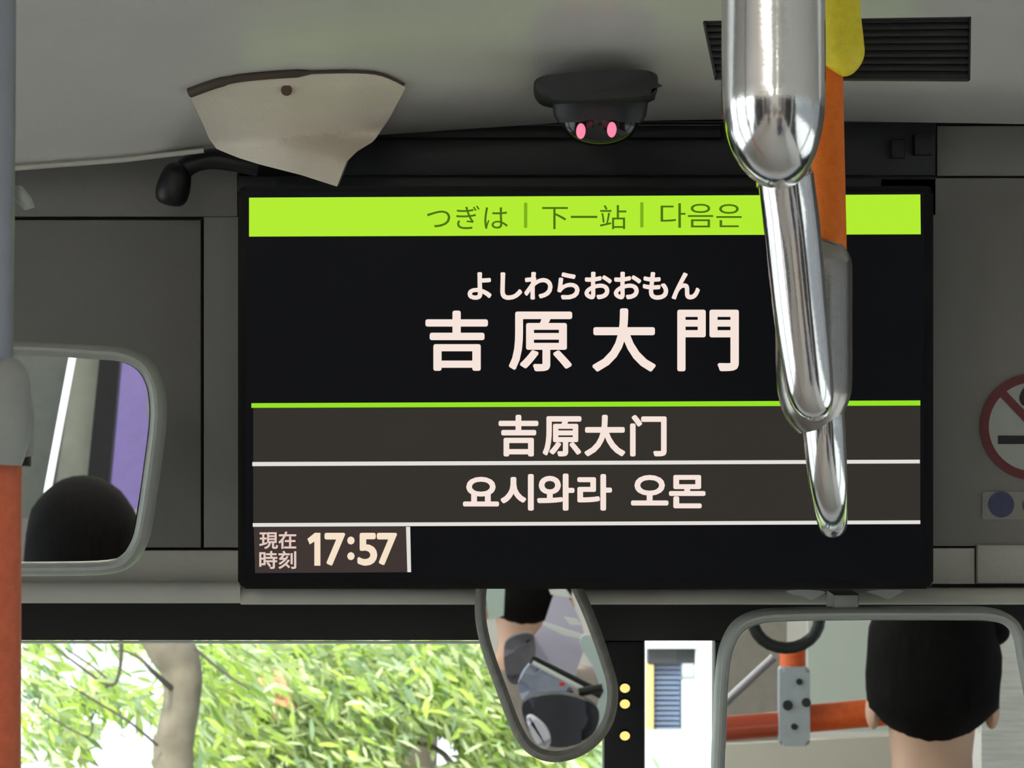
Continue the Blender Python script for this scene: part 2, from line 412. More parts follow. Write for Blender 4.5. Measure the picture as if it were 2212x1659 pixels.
# ---------------------------------------------------------------- beige moulded cover under the dome
B = thing('cover', 'beige moulded corner cover with one screw under the ceiling dome', 'cover')
def pw(pts, x):
    for (a, b), (c, d) in zip(pts, pts[1:]):
        if a <= x <= c: return b + (d - b) * (x - a) / max(1e-6, c - a)
    return pts[-1][1] if x > pts[-1][0] else pts[0][1]
def molded():
    top = smoothline([(408, 200), (500, 170), (620, 158), (760, 156), (838, 164), (876, 188)], 6)
    bot = [(408, 204), (436, 262), (452, 300), (468, 322), (515, 341), (560, 355), (650, 378), (728, 403), (748, 350), (770, 328), (806, 306), (838, 262), (862, 216), (876, 190)]
    xs = sorted(set([409 + i * 7.3 for i in range(64)] + [728, 748, 875]))
    bm = bmesh.new(); g = []; k = 18
    sm = lambda v: max(0, min(1, v)) ** 2 * (3 - 2 * max(0, min(1, v)))
    for x in xs:
        yt, yb = pw(top, x), pw(bot, x); row = []
        for j in range(k + 1):
            v = j / k; y = yt + (yb - yt) * v
            base = min(dome_Y(x, y), 3.035) if y < edge_y(x) - 2 else 3.035
            fx = sm((x - 415) / 230) * (0.55 + .45 * sm((880 - x) / 140)); crease = (y - (222 + (x - 440) * .30)) / 90
            lift = fx * (.010 * sm(v * 6) + .026 * sm(.5 + crease))
            row.append(bm.verts.new(P(x, y, base - .003 - lift)))
        g.append(row)
    for a, b in zip(g, g[1:]):
        for j in range(k): bm.faces.new((a[j], b[j], b[j + 1], a[j + 1]))
    r0 = [r[0] for r in g]
    # side walls run back from the whole outline
    loop = [r[0] for r in g] + g[-1][1:] + [r[-1] for r in g[::-1]][1:] + g[0][::-1][1:-1]
    bk = [bm.verts.new(v.co + Vector((0, .045, .004))) for v in loop]
    for i in range(len(loop)):
        j = (i + 1) % len(loop); bm.faces.new((loop[i], loop[j], bk[j], bk[i]))
    finish('cover_body', bm, M['beige'], B, True, 60)
molded()
tube('screw', [P(619, 195, dome_Y(619, 195) - .017), P(619, 195, dome_Y(619, 195))], 0.0042, mat('screw_head', (92, 70, 60), 0.4, metal=.6), B, seg=12)
tube('gasket', smoothline([tuple(P(x, y, dome_Y(x, y) - .004)) for x, y in ((410, 200), (480, 176), (560, 164), (700, 156), (810, 158), (872, 182))], 5), [0.004] * 6 + [.0032] * 8 + [0.0012] * 12, mat('brown_gasket', (74, 60, 50), 0.6), B, seg=8)

# black bent microphone-like hook below the cover
K = thing('gooseneck_camera', 'black bent arm with bulbous head beneath the beige cover', 'camera')
tube('head', smoothline([tuple(P(x, y, 3.06)) for x, y in ((366, 444), (370, 425), (376, 400), (384, 372), (392, 356))], 4),
     [.004, .0085, .0105, .0118, .0125, .0128, .013, .013, .0128, .0125, .012, .0115, .0108, .0095, .008, .006, .004], M['black'], K)
tube('arm', smoothline([tuple(P(x, y, 3.065)) for x, y in ((384, 380), (410, 356), (450, 344), (500, 348), (560, 360))], 5), 0.0078, M['black'], K)

# ---------------------------------------------------------------- dome camera
C = thing('dome_camera', 'black dome security camera with two pink lights above the screen', 'camera')
def lathe_px(name, prof, cx, Y, m, parent, seg=36, squash=1.0):
    bm = bmesh.new(); rings = []
    for y, r in prof:
        c = P(cx, y, Y); rr = r / F_ * Y
        rings.append([bm.verts.new(c + Vector((rr * math.cos(2 * math.pi * j / seg), rr * squash * math.sin(2 * math.pi * j / seg), 0))) for j in range(seg)])
    for a, b in zip(rings, rings[1:]):
        for j in range(seg): bm.faces.new((a[j], a[(j + 1) % seg], b[(j + 1) % seg], b[j]))
    bm.faces.new(rings[0]); bm.faces.new(rings[-1][::-1])
    return finish(name, bm, m, parent, True, 40)
prism('mount_plate', smoothloop([(1156, 172), (1215, 158), (1330, 151), (1412, 155), (1420, 185), (1405, 205), (1290, 214), (1176, 212)], 5), 2.93, .09, M['dark'], C, .004)
lathe_px('housing', [(196, 118), (206, 120), (216, 118), (222, 104), (250, 100), (266, 90)], 1296, 2.98, M['dark'], C, squash=.45)
lathe_px('dome', [(262, 84)] + [(262 + 54 * math.sin(R(a)), 84 * math.cos(R(a))) for a in range(10, 90, 8)], 1296, 2.98, mat('smoked_dome', (22, 24, 25), 0.12, spec=.6), C, squash=.5)
pk = mat('pink_light', (255, 120, 150), 0.4, emit=1.0)
for x, y in ((1255, 282), (1322, 279)):
    prism('light', circ(x, y, 10, 16, 16), 2.934, .012, pk, C, .001)

# ---------------------------------------------------------------- air vent with slats
V = thing('air_vent', 'dark rectangular air grille with thin slats in the ceiling beside the poles', 'vent')
def VQ(u, v):                                 # u,v in the grille
    a = (1520 + 26 * v, 45 + 125 * v); b = (2098 - 2 * v, 36 + 137 * v)
    return (a[0] + (b[0] - a[0]) * u, a[1] + (b[1] - a[1]) * u)
prism('backing', [VQ(0, 0), VQ(1, 0), VQ(1, 1), VQ(0, 1)], 2.745, .01, M['black'], V)
for i in range(9):
    v = (i + .5) / 9
    prism('slat', [VQ(0.006, v - .030), VQ(.994, v - .030), VQ(.994, v + .022), VQ(.006, v + .022)], 2.738, .008, M['dark'], V)
for q in (((0, 0), (1, 0), (1, .03), (0, .03)), ((0, .97), (1, .97), (1, 1), (0, 1)), ((0, 0), (.006, 0), (.006, 1), (0, 1)), ((.994, 0), (1, 0), (1, 1), (.994, 1))):
    prism('rim', [VQ(*p) for p in q], 2.734, .014, M['dark'], V)

# ---------------------------------------------------------------- stickers
S1 = thing('no_smoking_sign', 'round no smoking sticker with a dark red ring and a black cigarette', 'sign')
sy = HY - .0012
red = mat('sign_red', (112, 42, 46), 0.5, noise=.1); sw = mat('sign_white', (176, 178, 172), 0.5, noise=.05); sb = mat('sign_black', (20, 22, 26), 0.5)
prism('disc', circ(2232, 922, 112, 112, 48), sy, .001, sw, S1)
frame('ring', circ(2232, 922, 115, 115, 48), 19, sy - .0008, .0012, red, S1, lip=.0003)
prism('bar', [(2154, 850), (2167, 838), (2309, 986), (2296, 998)], sy - .001, .0008, red, S1)
plate('cigarette', 2156, 941, 2268, 959, sy - .0006, .0006, sb, S1)
prism('smoke', smoothloop([(2202, 860), (2212, 838), (2228, 842), (2236, 858), (2262, 872), (2268, 900), (2256, 905), (2246, 884), (2222, 872), (2210, 876)], 4), sy - .0006, .0006, sb, S1)
S2 = thing('sticker', 'small pale sticker with a dark blue disc', 'sticker')
prism('paper', rrect(2122, 1062, 2268, 1122, 5), sy, .0008, mat('sticker_paper', (150, 148, 140), .6), S2)
prism('blue_disc', circ(2163, 1090, 28, 28, 32), sy - .0006, .0006, mat('sticker_blue', (72, 74, 110), .6, noise=.5, nscale=220, stretch=(1, 1, 8)), S2)
prism('dark_disc', circ(2226, 1092, 18, 18, 24), sy - .0006, .0006, mat('sticker_grey', (90, 88, 86), .6), S2)

# ---------------------------------------------------------------- grab rail, joints and coloured stanchion in front of the screen
G = thing('grab_rail', 'polished steel grab rail with bulging joints and an orange and yellow upright', 'handrail')
def px_tube(name, st, m, n=5, parent=G, seg=32):
    pts = smoothline([tuple(P(x, y, Y)) + (w / 2 / F_ * Y,) for x, y, Y, w in st], n)
    return tube(name, [p[:3] for p in pts], [p[3] for p in pts], m, parent, seg)
px_tube('steel_tube', [(1640, -700, 2.58, 150), (1688, 300, 2.60, 124), (1697, 380, 2.60, 122), (1712, 500, 2.61, 122), (1730, 680, 2.62, 118), (1748, 830, 2.63, 106), (1758, 872, 2.64, 84), (1760, 886, 2.65, 50)], M['chrome'])
px_tube('steel_tube', [(1776, 860, 2.66, 92), (1781, 940, 2.66, 92), (1789, 1040, 2.67, 84), (1795, 1100, 2.69, 72), (1798, 1128, 2.73, 64), (1799, 1130, 2.82, 60), (1799, 1128, 2.99, 60)], M['chrome'])
px_tube('joint', [(1668, -700, 2.50, 225), (1670, -100, 2.50, 226), (1671, 0, 2.50, 224), (1671, 150, 2.50, 226), (1671, 240, 2.50, 222), (1673, 290, 2.505, 204), (1678, 325, 2.515, 172), (1686, 352, 2.53, 126)], M['chrome'])
px_tube('joint', [(1766, 512, 2.66, 60), (1764, 520, 2.66, 110), (1761, 545, 2.66, 150), (1759, 580, 2.66, 164), (1758, 700, 2.66, 166), (1759, 820, 2.66, 164), (1760, 868, 2.66, 150), (1764, 900, 2.66, 124), (1770, 926, 2.66, 90)], M['chrome_dark'])
px_tube('orange_tube', [(1779, 90, 2.72, 82), (1781, 200, 2.72, 82), (1783, 350, 2.71, 84), (1785, 480, 2.70, 86), (1786, 540, 2.70, 86)], M['orange'])
px_tube('yellow_tube', [(1806, -800, 2.70, 96), (1806, -200, 2.70, 98), (1808, 0, 2.70, 100), (1812, 90, 2.70, 108), (1814, 118, 2.70, 106), (1810, 138, 2.70, 84), (1802, 152, 2.70, 50)], M['yellow'])

# ---------------------------------------------------------------- left stanchion
L = thing('stanchion', 'upright pole, grey above and rust orange below a pale joint', 'pole')
px_tube('upper_tube', [(-24, -1400, 2.3, 118), (-24, 0, 2.3, 118), (-28, 400, 2.3, 120), (-32, 820, 2.3, 120)], M['steel'], 2, L)
px_tube('joint', [(-30, 806, 2.28, 120), (-26, 815, 2.28, 170), (-26, 840, 2.28, 184), (-26, 940, 2.28, 184), (-26, 970, 2.28, 168), (-28, 1000, 2.28, 150)], M['mframe'], 3, L)
px_tube('orange_tube', [(-22, 985, 2.29, 130), (-22, 1010, 2.29, 138), (-24, 1700, 2.29, 138), (-24, 5600, 2.29, 138)], M['orange_red'], 2, L)
prism('clamp_wing', [(20, 820), (58, 850), (66, 900), (64, 985), (40, 992), (10, 930)], 2.30, .02, M['mframe'], L, .004)
plate('clamp_bolt', 40, 984, 62, 1008, 2.305, .012, M['black'], L, .002)
prism('clamp_lug', [(20, 405), (42, 400), (62, 425), (70, 446), (50, 452), (30, 430)], 2.31, .012, M['mframe'], L, .002)

# ---------------------------------------------------------------- mirrors
MY = 2.9
ML = thing('mirror', 'grey framed rounded interior mirror showing a purple panel, beside the orange pole', 'mirror')
outerL = smoothloop([(-190, 742), (-60, 736), (90, 738), (200, 745), (268, 752), (318, 778), (346, 828), (353, 900), (342, 1000), (326, 1110), (312, 1175), (282, 1222), (232, 1242), (100, 1246), (-60, 1246), (-190, 1246), (-240, 1180), (-245, 1000), (-240, 800)], 4)
_, inL = frame('frame', outerL, 31, MY, .03, M['mframe'], ML, lip=.010)
prism('mirror_glass', inL, MY + .012, .004, M['mirror'], ML)
plate('back', -180, 800, 300, 1200, MY + .02, .012, M['mframe'], ML, .004)
tube('bracket', [P(-200, 900, MY + .03), P(-200, 900, HY + .01)], .012, M['mframe'], ML)

MM = thing('mirror', 'teardrop shaped mirror with a thick dark rim hanging under the screen', 'mirror')
outerM = smoothloop([(1036, 1230), (1025, 1310), (1036, 1390), (1074, 1500), (1108, 1586), (1142, 1630), (1190, 1648), (1244, 1640), (1292, 1610), (1326, 1560), (1336, 1492), (1320, 1425), (1284, 1325), (1252, 1255), (1222, 1200), (1130, 1180), (1062, 1190)], 5)
_, inM = frame('rim', outerM, 24, 3.056, .02, M['mframe_dark'], MM, lip=.006)
prism('mirror_glass', inM, 3.063, .004, M['mirror'], MM)
plate('back', 1100, 1230, 1210, 1560, 3.068, .010, M['mframe_dark'], MM, .003)
tube('bracket', [P(1145, 1240, 3.075), P(1145, 1240, HY + .005)], .010, M['mframe_dark'], MM)

MR = thing('mirror', 'wide grey framed mirror showing an orange rail and a black haired head', 'mirror')
outerR = smoothloop([(1546, 1720), (1544, 1560), (1550, 1450), (1562, 1390), (1590, 1345), (1640, 1322), (1720, 1316), (1860, 1314), (2050, 1314), (2140, 1316), (2186, 1330), (2214, 1364), (2228, 1430), (2250, 1560), (2262, 1720), (2200, 1790), (1900, 1800), (1620, 1790)], 5)
_, inR = frame('frame', outerR, 26, 3.02, .03, M['mframe'], MR, lip=.008)
prism('mirror_glass', inR, 3.03, .004, M['mirror'], MR)
plate('back', 1640, 1380, 2140, 1720, 3.038, .014, M['mframe'], MR, .004)
plate('hanger', 1800, 1284, 1856, 1340, 3.036, .065, M['mframe'], MR, .003)
prism('painted_glint', smoothloop([(1700, 1276), (1740, 1274), (1782, 1278), (1770, 1288), (1752, 1296), (1734, 1288), (1712, 1284)], 4), 3.0985, .004, M['white'], hw)  # glints on the scuffed ledge, put in as white plates
prism('painted_glint', smoothloop([(1872, 1278), (1910, 1274), (1950, 1276), (1936, 1286), (1918, 1294), (1896, 1286)], 4), 3.0985, .004, M['white'], hw)

# round warm spots on the dark post, made as glowing discs
for i, (x, y, lb) in enumerate(((1350, 1487, 'upper warm round spot on the black windscreen post'), (1350, 1521, 'middle warm round spot, close beneath the upper one on the post'), (1350, 1590, 'lowest warm round spot on the black windscreen post'))):
    o = thing('warm_spot', lb, 'light', 'warm spots on the windscreen post')
    prism('lens', circ(x, y, 11, 10, 18), 3.353, .008, mat('warm_disc', (255, 222, 130), .4, emit=1.0), o, .001)
    frame('bezel', circ(x, y, 14, 13, 18), 3, 3.352, .009, M['black'], o, lip=.001)

# ---------------------------------------------------------------- things behind the camera that the mirrors show.
# Each is designed at its place in the mirror and then carried to the real side of the mirror plane.
def V_(px, py, Yv, ym): p = P(px, py, Yv); p.y = 2 * ym - p.y; return p
def vprism(name, pts, Yv, ym, th, m, parent=None, bev=0.0):
    bm = bmesh.new(); fr = [bm.verts.new(V_(x, y, Yv, ym)) for x, y in pts]
    bk = [bm.verts.new(v.co - Vector((0, th, 0))) for v in fr]; ff = bm.faces.new(fr); bm.faces.new(bk[::-1]); k = len(fr)
    for i in range(k): bm.faces.new((fr[i], bk[i], bk[(i + 1) % k], fr[(i + 1) % k]))
    if bev: bmesh.ops.bevel(bm, geom=list(ff.edges), offset=bev, segments=2, affect='EDGES')
    return finish(name, bm, m, parent, bool(bev))
def vtube(name, pts, ym, r, m, parent=None, seg=20): return tube(name, [V_(x, y, Y, ym) for x, y, Y in pts], r, m, parent, seg)
YR, YM, YL = 3.03, 3.063, MY + .012

T = thing('grab_pole', 'orange coated rail meeting an orange upright at a grey bolted joint', 'handrail')
jm = mat('grey_cast_joint', (176, 182, 190), .45, metal=.2, noise=.06)
orr = mat('bright_orange_coating', (238, 104, 44), .5, noise=.1, nscale=120)
vtube('rail', [(1520, 1578, 5.97), (1700, 1563, 5.97)], YR, .019, mat('dull_red_coating', (180, 76, 50), .3), T)
vtube('rail', [(1700, 1556, 5.97), (1985, 1531, 5.97)], YR, .021, orr, T)
vtube('upright', [(1712, 1395, 5.97), (1712, 1470, 5.97)], YR, .0195, orr, T)
vprism('joint', rrect(1684, 1442, 1750, 1612, 10), 5.925, YR, .05, jm, T, .006)
for x, y, r in ((1727, 1473, 7), (1702, 1524, 11), (1742, 1518, 10), (1716, 1570, 7)): vprism('bolt_hole', circ(x, y, r, r, 14), 5.92, YR, .008, M['dark'], T)
HS = thing('hanging_strap', 'black ring of a hanging strap above the grey bolted joint', 'strap')
vtube('ring', [(1698 + 72 * math.cos(R(a)), 1338 + 62 * math.sin(R(a)), 5.5) for a in range(0, 361, 15)], YR, .0085, M['black'], HS, 12)
vprism('belt', [(1690, 1160), (1722, 1160), (1722, 1285), (1690, 1285)], 5.5, YR, .004, M['steel'], HS)
tag(vprism('cream_bulkhead', [(1500, 1612), (1925, 1590), (1960, 1700), (1500, 1720)], 6.2, YR, .03, mat('cream_panel', (225, 220, 205), .5)), 'cream panel below the orange rail in the mirror', 'panel')
tag(vprism('pale_partition', [(1745, 1250), (2000, 1250), (2000, 1580), (1745, 1580)], 6.6, YR, .02, mat('pale_panel', (222, 230, 220), .5)), 'pale greenish white partition behind the orange rail in the mirror', 'panel')
tag(vprism('grey_partition', [(1500, 1250), (1700, 1250), (1700, 1620), (1500, 1620)], 6.7, YR, .02, mat('beige_grey_panel', (170, 160, 152), .5, noise=.08)), 'beige grey partition left of the bolted joint in the mirror', 'panel')
tag(vtube('strut', [(1560, 1524, 6.1), (1672, 1420, 6.1)], YR, .007, M['steel']), 'thin grey diagonal strut beside the bolted joint', 'strut')
tag(vprism('white_shutter', [(2120, 1250), (2330, 1250), (2330, 1760), (2120, 1760)], 6.9, YR, .02, mat('ribbed_white', (235, 232, 226), .5, noise=.18, nscale=14, stretch=(1, 1, 14))), 'ribbed white panel behind the black haired head', 'panel')

# left mirror: purple panel, pole, dark upholstery
tag(vprism('purple_poster', [(262, 700), (420, 700), (385, 1100), (224, 1100)], 8.2, YL, .01, mat('purple_print', (176, 156, 236), .5, noise=.04)), 'plain purple panel shown in the rounded mirror', 'poster')
tag(vprism('dark_pillar', [(222, 700), (266, 700), (228, 1120), (180, 1120)], 8.0, YL, .05, M['dark']), 'dark post beside the purple panel', 'pillar')
tag(vprism('pale_curtain', [(172, 700), (222, 700), (182, 1120), (110, 1120)], 8.1, YL, .03, mat('pale_grey_fabric', (160, 160, 148), .7, noise=.12, nscale=20)), 'pale grey upright panel beside the white lamp strip', 'panel')
tag(vtube('lamp_strip', [(170, 700, 8.0), (100, 1075, 8.0)], YL, .0068, mat('lamp_strip', (240, 246, 250), .4, emit=1.6)), 'thin white glowing lamp strip shown in the rounded mirror', 'lamp')
tag(vprism('grey_bulkhead', [(-200, 660), (180, 660), (110, 1120), (-200, 1120)], 8.3, YL, .03, mat('grey_bulkhead', (120, 122, 116), .5, noise=.08)), 'plain grey bulkhead left of the lamp strip', 'panel')

# middle mirror
tag(vprism('daylit_pane', [(1196, 1285), (1226, 1285), (1256, 1345), (1266, 1392), (1240, 1466), (1150, 1424), (1152, 1380), (1176, 1346)], 7.6, YM, .015, mat('lavender_daylight', (200, 194, 216), .5)), 'lavender windowpane with white edges and daylight in its colour, shown in the teardrop mirror', 'windowpane')  # stands for a window; its daylight is put into the plain colour
for i, pts in enumerate(([(1186, 1274), (1222, 1272), (1236, 1292), (1190, 1284)], [(1174, 1342), (1222, 1360), (1262, 1372), (1264, 1382), (1218, 1372), (1172, 1350)], [(1218, 1333), (1246, 1338), (1258, 1350), (1232, 1350)])):
    tag(vprism('window_bar', pts, 7.5, YM, .012, M['white']), ('white bar along the top of the lavender windowpane', 'long white slanting bar across the lavender windowpane', 'short white bar on the lavender windowpane')[i], 'bar')
tag(vtube('black_rail', [(1148, 1424, 7.2), (1300, 1500, 7.2)], YM, .009, M['black']), 'black slanting rail below the lavender blind', 'rail')
tag(vtube('white_rail', [(1150, 1431, 7.1), (1262, 1490, 7.1)], YM, .004, M['white']), 'thin white rail under the black rail', 'rail')
tag(vtube('curved_handle', [(1250, 1496, 7.0), (1302, 1486, 7.0)], YM, .008, M['black']), 'black arm at the end of the slanting rail', 'arm')
tag(vprism('pale_door_frame', smoothloop([(1252, 1390), (1272, 1372), (1300, 1430), (1318, 1490), (1306, 1560), (1276, 1588), (1270, 1580), (1290, 1530), (1296, 1490), (1280, 1440)], 4), 7.4, YM, .02, mat('pale_blue_frame', (196, 212, 212), .5)), 'pale blue curved door frame in the teardrop mirror', 'frame')
seatm = mat('grey_seat_fabric', (100, 96, 104), .8, noise=.45, nscale=16)
for i, (pts, Yv, mm) in enumerate(((smoothloop([(1092, 1390), (1150, 1372), (1154, 1440), (1128, 1478), (1096, 1468)], 5), 7.5, seatm), (smoothloop([(1120, 1478), (1160, 1428), (1215, 1470), (1238, 1500), (1190, 1530), (1140, 1528)], 5), 7.2, mat('blue_grey_seat', (160, 166, 186), .7, noise=.35, nscale=14)), (smoothloop([(1130, 1520), (1210, 1500), (1290, 1530), (1280, 1590), (1210, 1615), (1150, 1590)], 5), 6.9, mat('dark_grey_seat', (52, 53, 62), .7, noise=.4, nscale=18)))):
    s = thing('seat', ('grey patterned seat at the edge of the teardrop mirror', 'blue grey seat under the slanting rails', 'dark grey seat lowest in the teardrop mirror')[i], 'seat', 'seats shown in the teardrop mirror')
    vprism('backrest', pts, Yv, YM, .08, mm, s, .02)
tag(vprism('bag', smoothloop([(1138, 1560), (1150, 1550), (1178, 1572), (1190, 1600), (1180, 1618), (1160, 1608)], 5), 6.6, YM, .06, mat('pale_bag', (214, 210, 222), .6, noise=.1), None, .01), 'pale oval bag near the bottom of the teardrop mirror', 'bag')
tag(vprism('red_tag', rrect(1208, 1474, 1220, 1482, 2), 6.95, YM, .004, mat('red_tag', (220, 60, 50), .5)), 'tiny red tag on the blue grey seat', 'tag')
tag(vprism('green_grey_panel', [(1040, 1240), (1092, 1240), (1088, 1330), (1056, 1340)], 7.6, YM, .01, mat('green_grey_panel', (186, 204, 194), .5)), 'pale green grey panel at the top of the teardrop mirror', 'panel')

# ---------------------------------------------------------------- people behind the camera
def skin_mesh(name, verts, edges, m, parent, sub=2, smooth=True):
    me = bpy.data.meshes.new(name); me.from_pydata([v[0] for v in verts], edges, []); o = bpy.data.objects.new(name, me); col.objects.link(o)
    sk = o.modifiers.new('skin', 'SKIN'); sk.use_smooth_shade = True
    for i, v in enumerate(verts):
        r = v[1]; me.skin_vertices[0].data[i].radius = (r if hasattr(r, '__len__') else (r, r)); me.skin_vertices[0].data[i].use_root = (i == 0)
    ss = o.modifiers.new('sub', 'SUBSURF'); ss.levels = sub; ss.render_levels = sub
    bpy.context.view_layer.update()
    m2 = bpy.data.meshes.new_from_object(o.evaluated_get(bpy.context.evaluated_depsgraph_get())); bpy.data.objects.remove(o)
    for p in m2.polygons: p.use_smooth = True
    m2.materials.clear(); return link(name, m2, m, parent)

skin = mat('skin', (206, 164, 140), .5, noise=.06, nscale=20)
def person(label, head, face=1, shirt=(90, 96, 110), hb=1.0, seated=False):
    """head = centre of the head; face=1 looks towards the windscreen, -1 towards the rear"""
    root = thing('person', label, 'person'); root.location = (head[0], head[1], 0.2); root.rotation_euler = (0, 0, 0 if face > 0 else math.pi)
    hz = head[2] - 0.2; k = 1.0 if seated else hz / 1.58; dz = hz - 1.58 * k
    def v(x, y, z, r): return ((x * k, y * k, z * k + dz), r * k if not hasattr(r, '__len__') else tuple(q * k for q in r))
    def w(x, y, z, r): return ((x, y, z), r)
    b = []; e = []
    def add(vt, par=None):
        b.append(vt); i = len(b) - 1
        if par is not None: e.append((par, i))
        return i
    pel = add(v(0, 0, .95, (.15, .10))); ch = add(v(0, 0, 1.15, (.135, .10)), pel); up = add(v(0, 0, 1.33, (.15, .10)), ch)
    nk = add(v(0, .01, 1.44, .056), up); hb_ = add(v(0, .02, 1.50, (.066, .06)), nk); hc = add(v(0, .02, 1.575, (.075, .092)), hb_); add(v(0, .012, 1.65, (.07, .085)), hc)
    for sx in (-1, 1):
        sh = add(v(sx * .17, 0, 1.38, .055), up); el = add(v(sx * .24, .0, 1.12, .042), sh); wr = add(v(sx * .20, .20, 1.02, .028), el); pa = add(v(sx * .18, .27, .99, (.034, .018)), wr)
        for q in range(4):
            f1 = add(v(sx * (.205 - .017 * q), .315, .975, .0085), pa); add(v(sx * (.205 - .017 * q), .345 - .006 * abs(q - 1.2), .955, .0075), f1)
        th1 = add(v(sx * .155, .245, 1.0, .010), wr); add(v(sx * .138, .275, .99, .009), th1)
        if seated:
            kz = .47; hip = add(v(sx * .095, .05, .92, .085), pel); kn = add(w(sx * .12, .45, kz, .058), hip); an = add(w(sx * .12, .43, .08, .036), kn); add(w(sx * .125, .57, .035, .032), an)
        else:
            hip = add(v(sx * .095, 0, .88, .085), pel); kn = add(v(sx * .10, .02, .48, .058), hip); an = add(v(sx * .105, -.01, .09, .036), kn); add(v(sx * .11, .13, .035, .032), an)
    skin_mesh('body', b, e, skin, root)
    b = []; e = []
    p0 = add(v(0, 0, .93, (.18, .125))); p1 = add(v(0, 0, 1.15, (.165, .125)), p0); p2 = add(v(0, 0, 1.34, (.175, .12)), p1); add(v(0, .005, 1.42, .075), p2)
    for sx in (-1, 1):
        a = add(v(sx * .18, 0, 1.385, .072), p2); a2 = add(v(sx * .245, 0, 1.12, .058), a); add(v(sx * .215, .12, 1.055, .045), a2)
    skin_mesh('jacket', b, e, mat('cloth', shirt, .8, noise=.15, nscale=30), root)
    b = []; e = []
    p0 = add(v(0, 0, .96, (.165, .115)))
    for sx in (-1, 1):
        if seated:
            a = add(v(sx * .095, .06, .92, .105), p0); a2 = add(w(sx * .12, .45, .47, .075), a); add(w(sx * .12, .43, .11, .06), a2)
        else:
            a = add(v(sx * .095, 0, .86, .105), p0); a2 = add(v(sx * .10, .02, .48, .075), a); add(v(sx * .105, -.01, .11, .06), a2)
    skin_mesh('trousers', b, e, mat('trouser_cloth', (44, 46, 56), .8), root)
    O = Vector((0, 0, dz))
    # hair, eyes, ears, nose, mouth
    bm = bmesh.new(); bmesh.ops.create_uvsphere(bm, u_segments=28, v_segments=18, radius=1)
    for q in bm.verts:
        z = q.co.z; y = q.co.y; x = q.co.x
        if y > .12 and z < -.1: y = .12
        if z < 0:                                  # fuller sides, then a pointed nape
            r0 = math.sqrt(max(1e-6, 1 - z * z)); r1 = (1 - min(1, abs(z) * .98) ** 3.2) ** (1 / 3.2) if z > -.55 else .93 * (1 - (abs(z) - .55) / .47)
            x *= max(.02, r1) / r0; y *= min(1.25, max(.1, r1) / r0)
        wob = 1 + .018 * math.sin(q.co.x * 17 + q.co.z * 9) + .014 * math.sin(q.co.y * 23 + q.co.x * 31)
        x *= wob; y *= wob
        q.co = Vector((x * .098 * hb * k, (.008 + y * .118 * hb) * k, (1.635 + z * (.115 if z > 0 else .15) * hb) * k)) + O
    finish('hair', bm, mat('black_hair', (17, 15, 15), .9, noise=.5, nscale=160, bump=.9, bscale=180, spec=.1, stretch=(1, 1, .25)), root, True, 80)
    for sx in (-1, 1):
        bm = bmesh.new(); bmesh.ops.create_uvsphere(bm, u_segments=12, v_segments=8, radius=.012 * k, matrix=Matrix.Translation(Vector((sx * .032, .105, 1.565)) * k + O)); finish('eye', bm, mat('eye', (40, 30, 28), .2), root, True)
        bm = bmesh.new(); bmesh.ops.create_uvsphere(bm, u_segments=12, v_segments=8, radius=.028 * k, matrix=Matrix.Translation(Vector((sx * .086, .01, 1.555)) * k + O) @ Matrix.Diagonal((.42, .7, 1, 1))); finish('ear', bm, skin, root, True)
    tube('nose', [Vector((0, .108, 1.575)) * k + O, Vector((0, .122, 1.535)) * k + O], [.008 * k, .014 * k], skin, root, 10)
    tube('mouth', [Vector((-.02, .100, 1.505)) * k + O, Vector((0, .106, 1.503)) * k + O, Vector((.02, .100, 1.505)) * k + O], .004 * k, mat('lips', (170, 96, 90), .5), root, 8)
    return root
def bench(x, y, z, label):
    o = thing('bus_seat', label, 'seat', 'seats under the passengers')
    cm_ = mat('seat_moquette', (60, 70, 110), .8, noise=.3, nscale=40)
    box('cushion', x - .22, x + .22, y - .34, y + .16, z - .08, z, cm_, o, .02); box('backrest', x - .22, x + .22, y + .17, y + .26, z - .02, z + .34, cm_, o, .02)
    box('pedestal', x - .15, x + .15, y - .2, y + .1, .2, z - .081, M['dark'], o)
h = V_(2016, 1498, 5.8, YR); person('person with thick black hair seen from behind, head filling the corner of the wide mirror', h, -1, (120, 96, 90), 1.0, True)
bm = bmesh.new(); bmesh.ops.create_uvsphere(bm, u_segments=20, v_segments=12, radius=1)
for q in bm.verts: q.co = V_(2132 + q.co.x * 50, 1366 - q.co.z * 34, 5.8 - q.co.y * .035, YR) - Vector((h.x, h.y, .2)); q.co.x, q.co.y = -q.co.x, -q.co.y
o = finish('hair_tuft', bm, bpy.data.materials['black_hair'], [p for p in bpy.data.objects if p.name == 'person'][0], True, 80)
bench(h.x, h.y, h.z - .83, 'blue seat under the black haired passenger')
h = V_(178, 1238, 6.6, YL); person('person with black hair seen from behind, low in the rounded mirror', h, -1, (70, 70, 76), 1.12)
h = V_(1138, 1286, 8.2, YM); person('person with dark hair and grey clothes at the top of the teardrop mirror', h, -1, (150, 138, 132), .95, True)

# unseen ceiling lamps, added as fill light for the interior
for i, (x, y) in enumerate([(s, y) for y in (-4.6, -2.8, -1.0, 0.8) for s in (-.55, .55) if s < 0 or y < -2]):
    o = thing('added_ceiling_light', 'long white ceiling lamp, added unseen as fill light for the passenger compartment', 'lamp', 'unseen ceiling lamps added as fill light')
    box('housing', x - .09, x + .09, y - .65, y + .65, 2.395, 2.42, M['white'], o)
    box('fill_diffuser', x - .075, x + .075, y - .62, y + .62, 2.38, 2.396, M['lamp'], o)

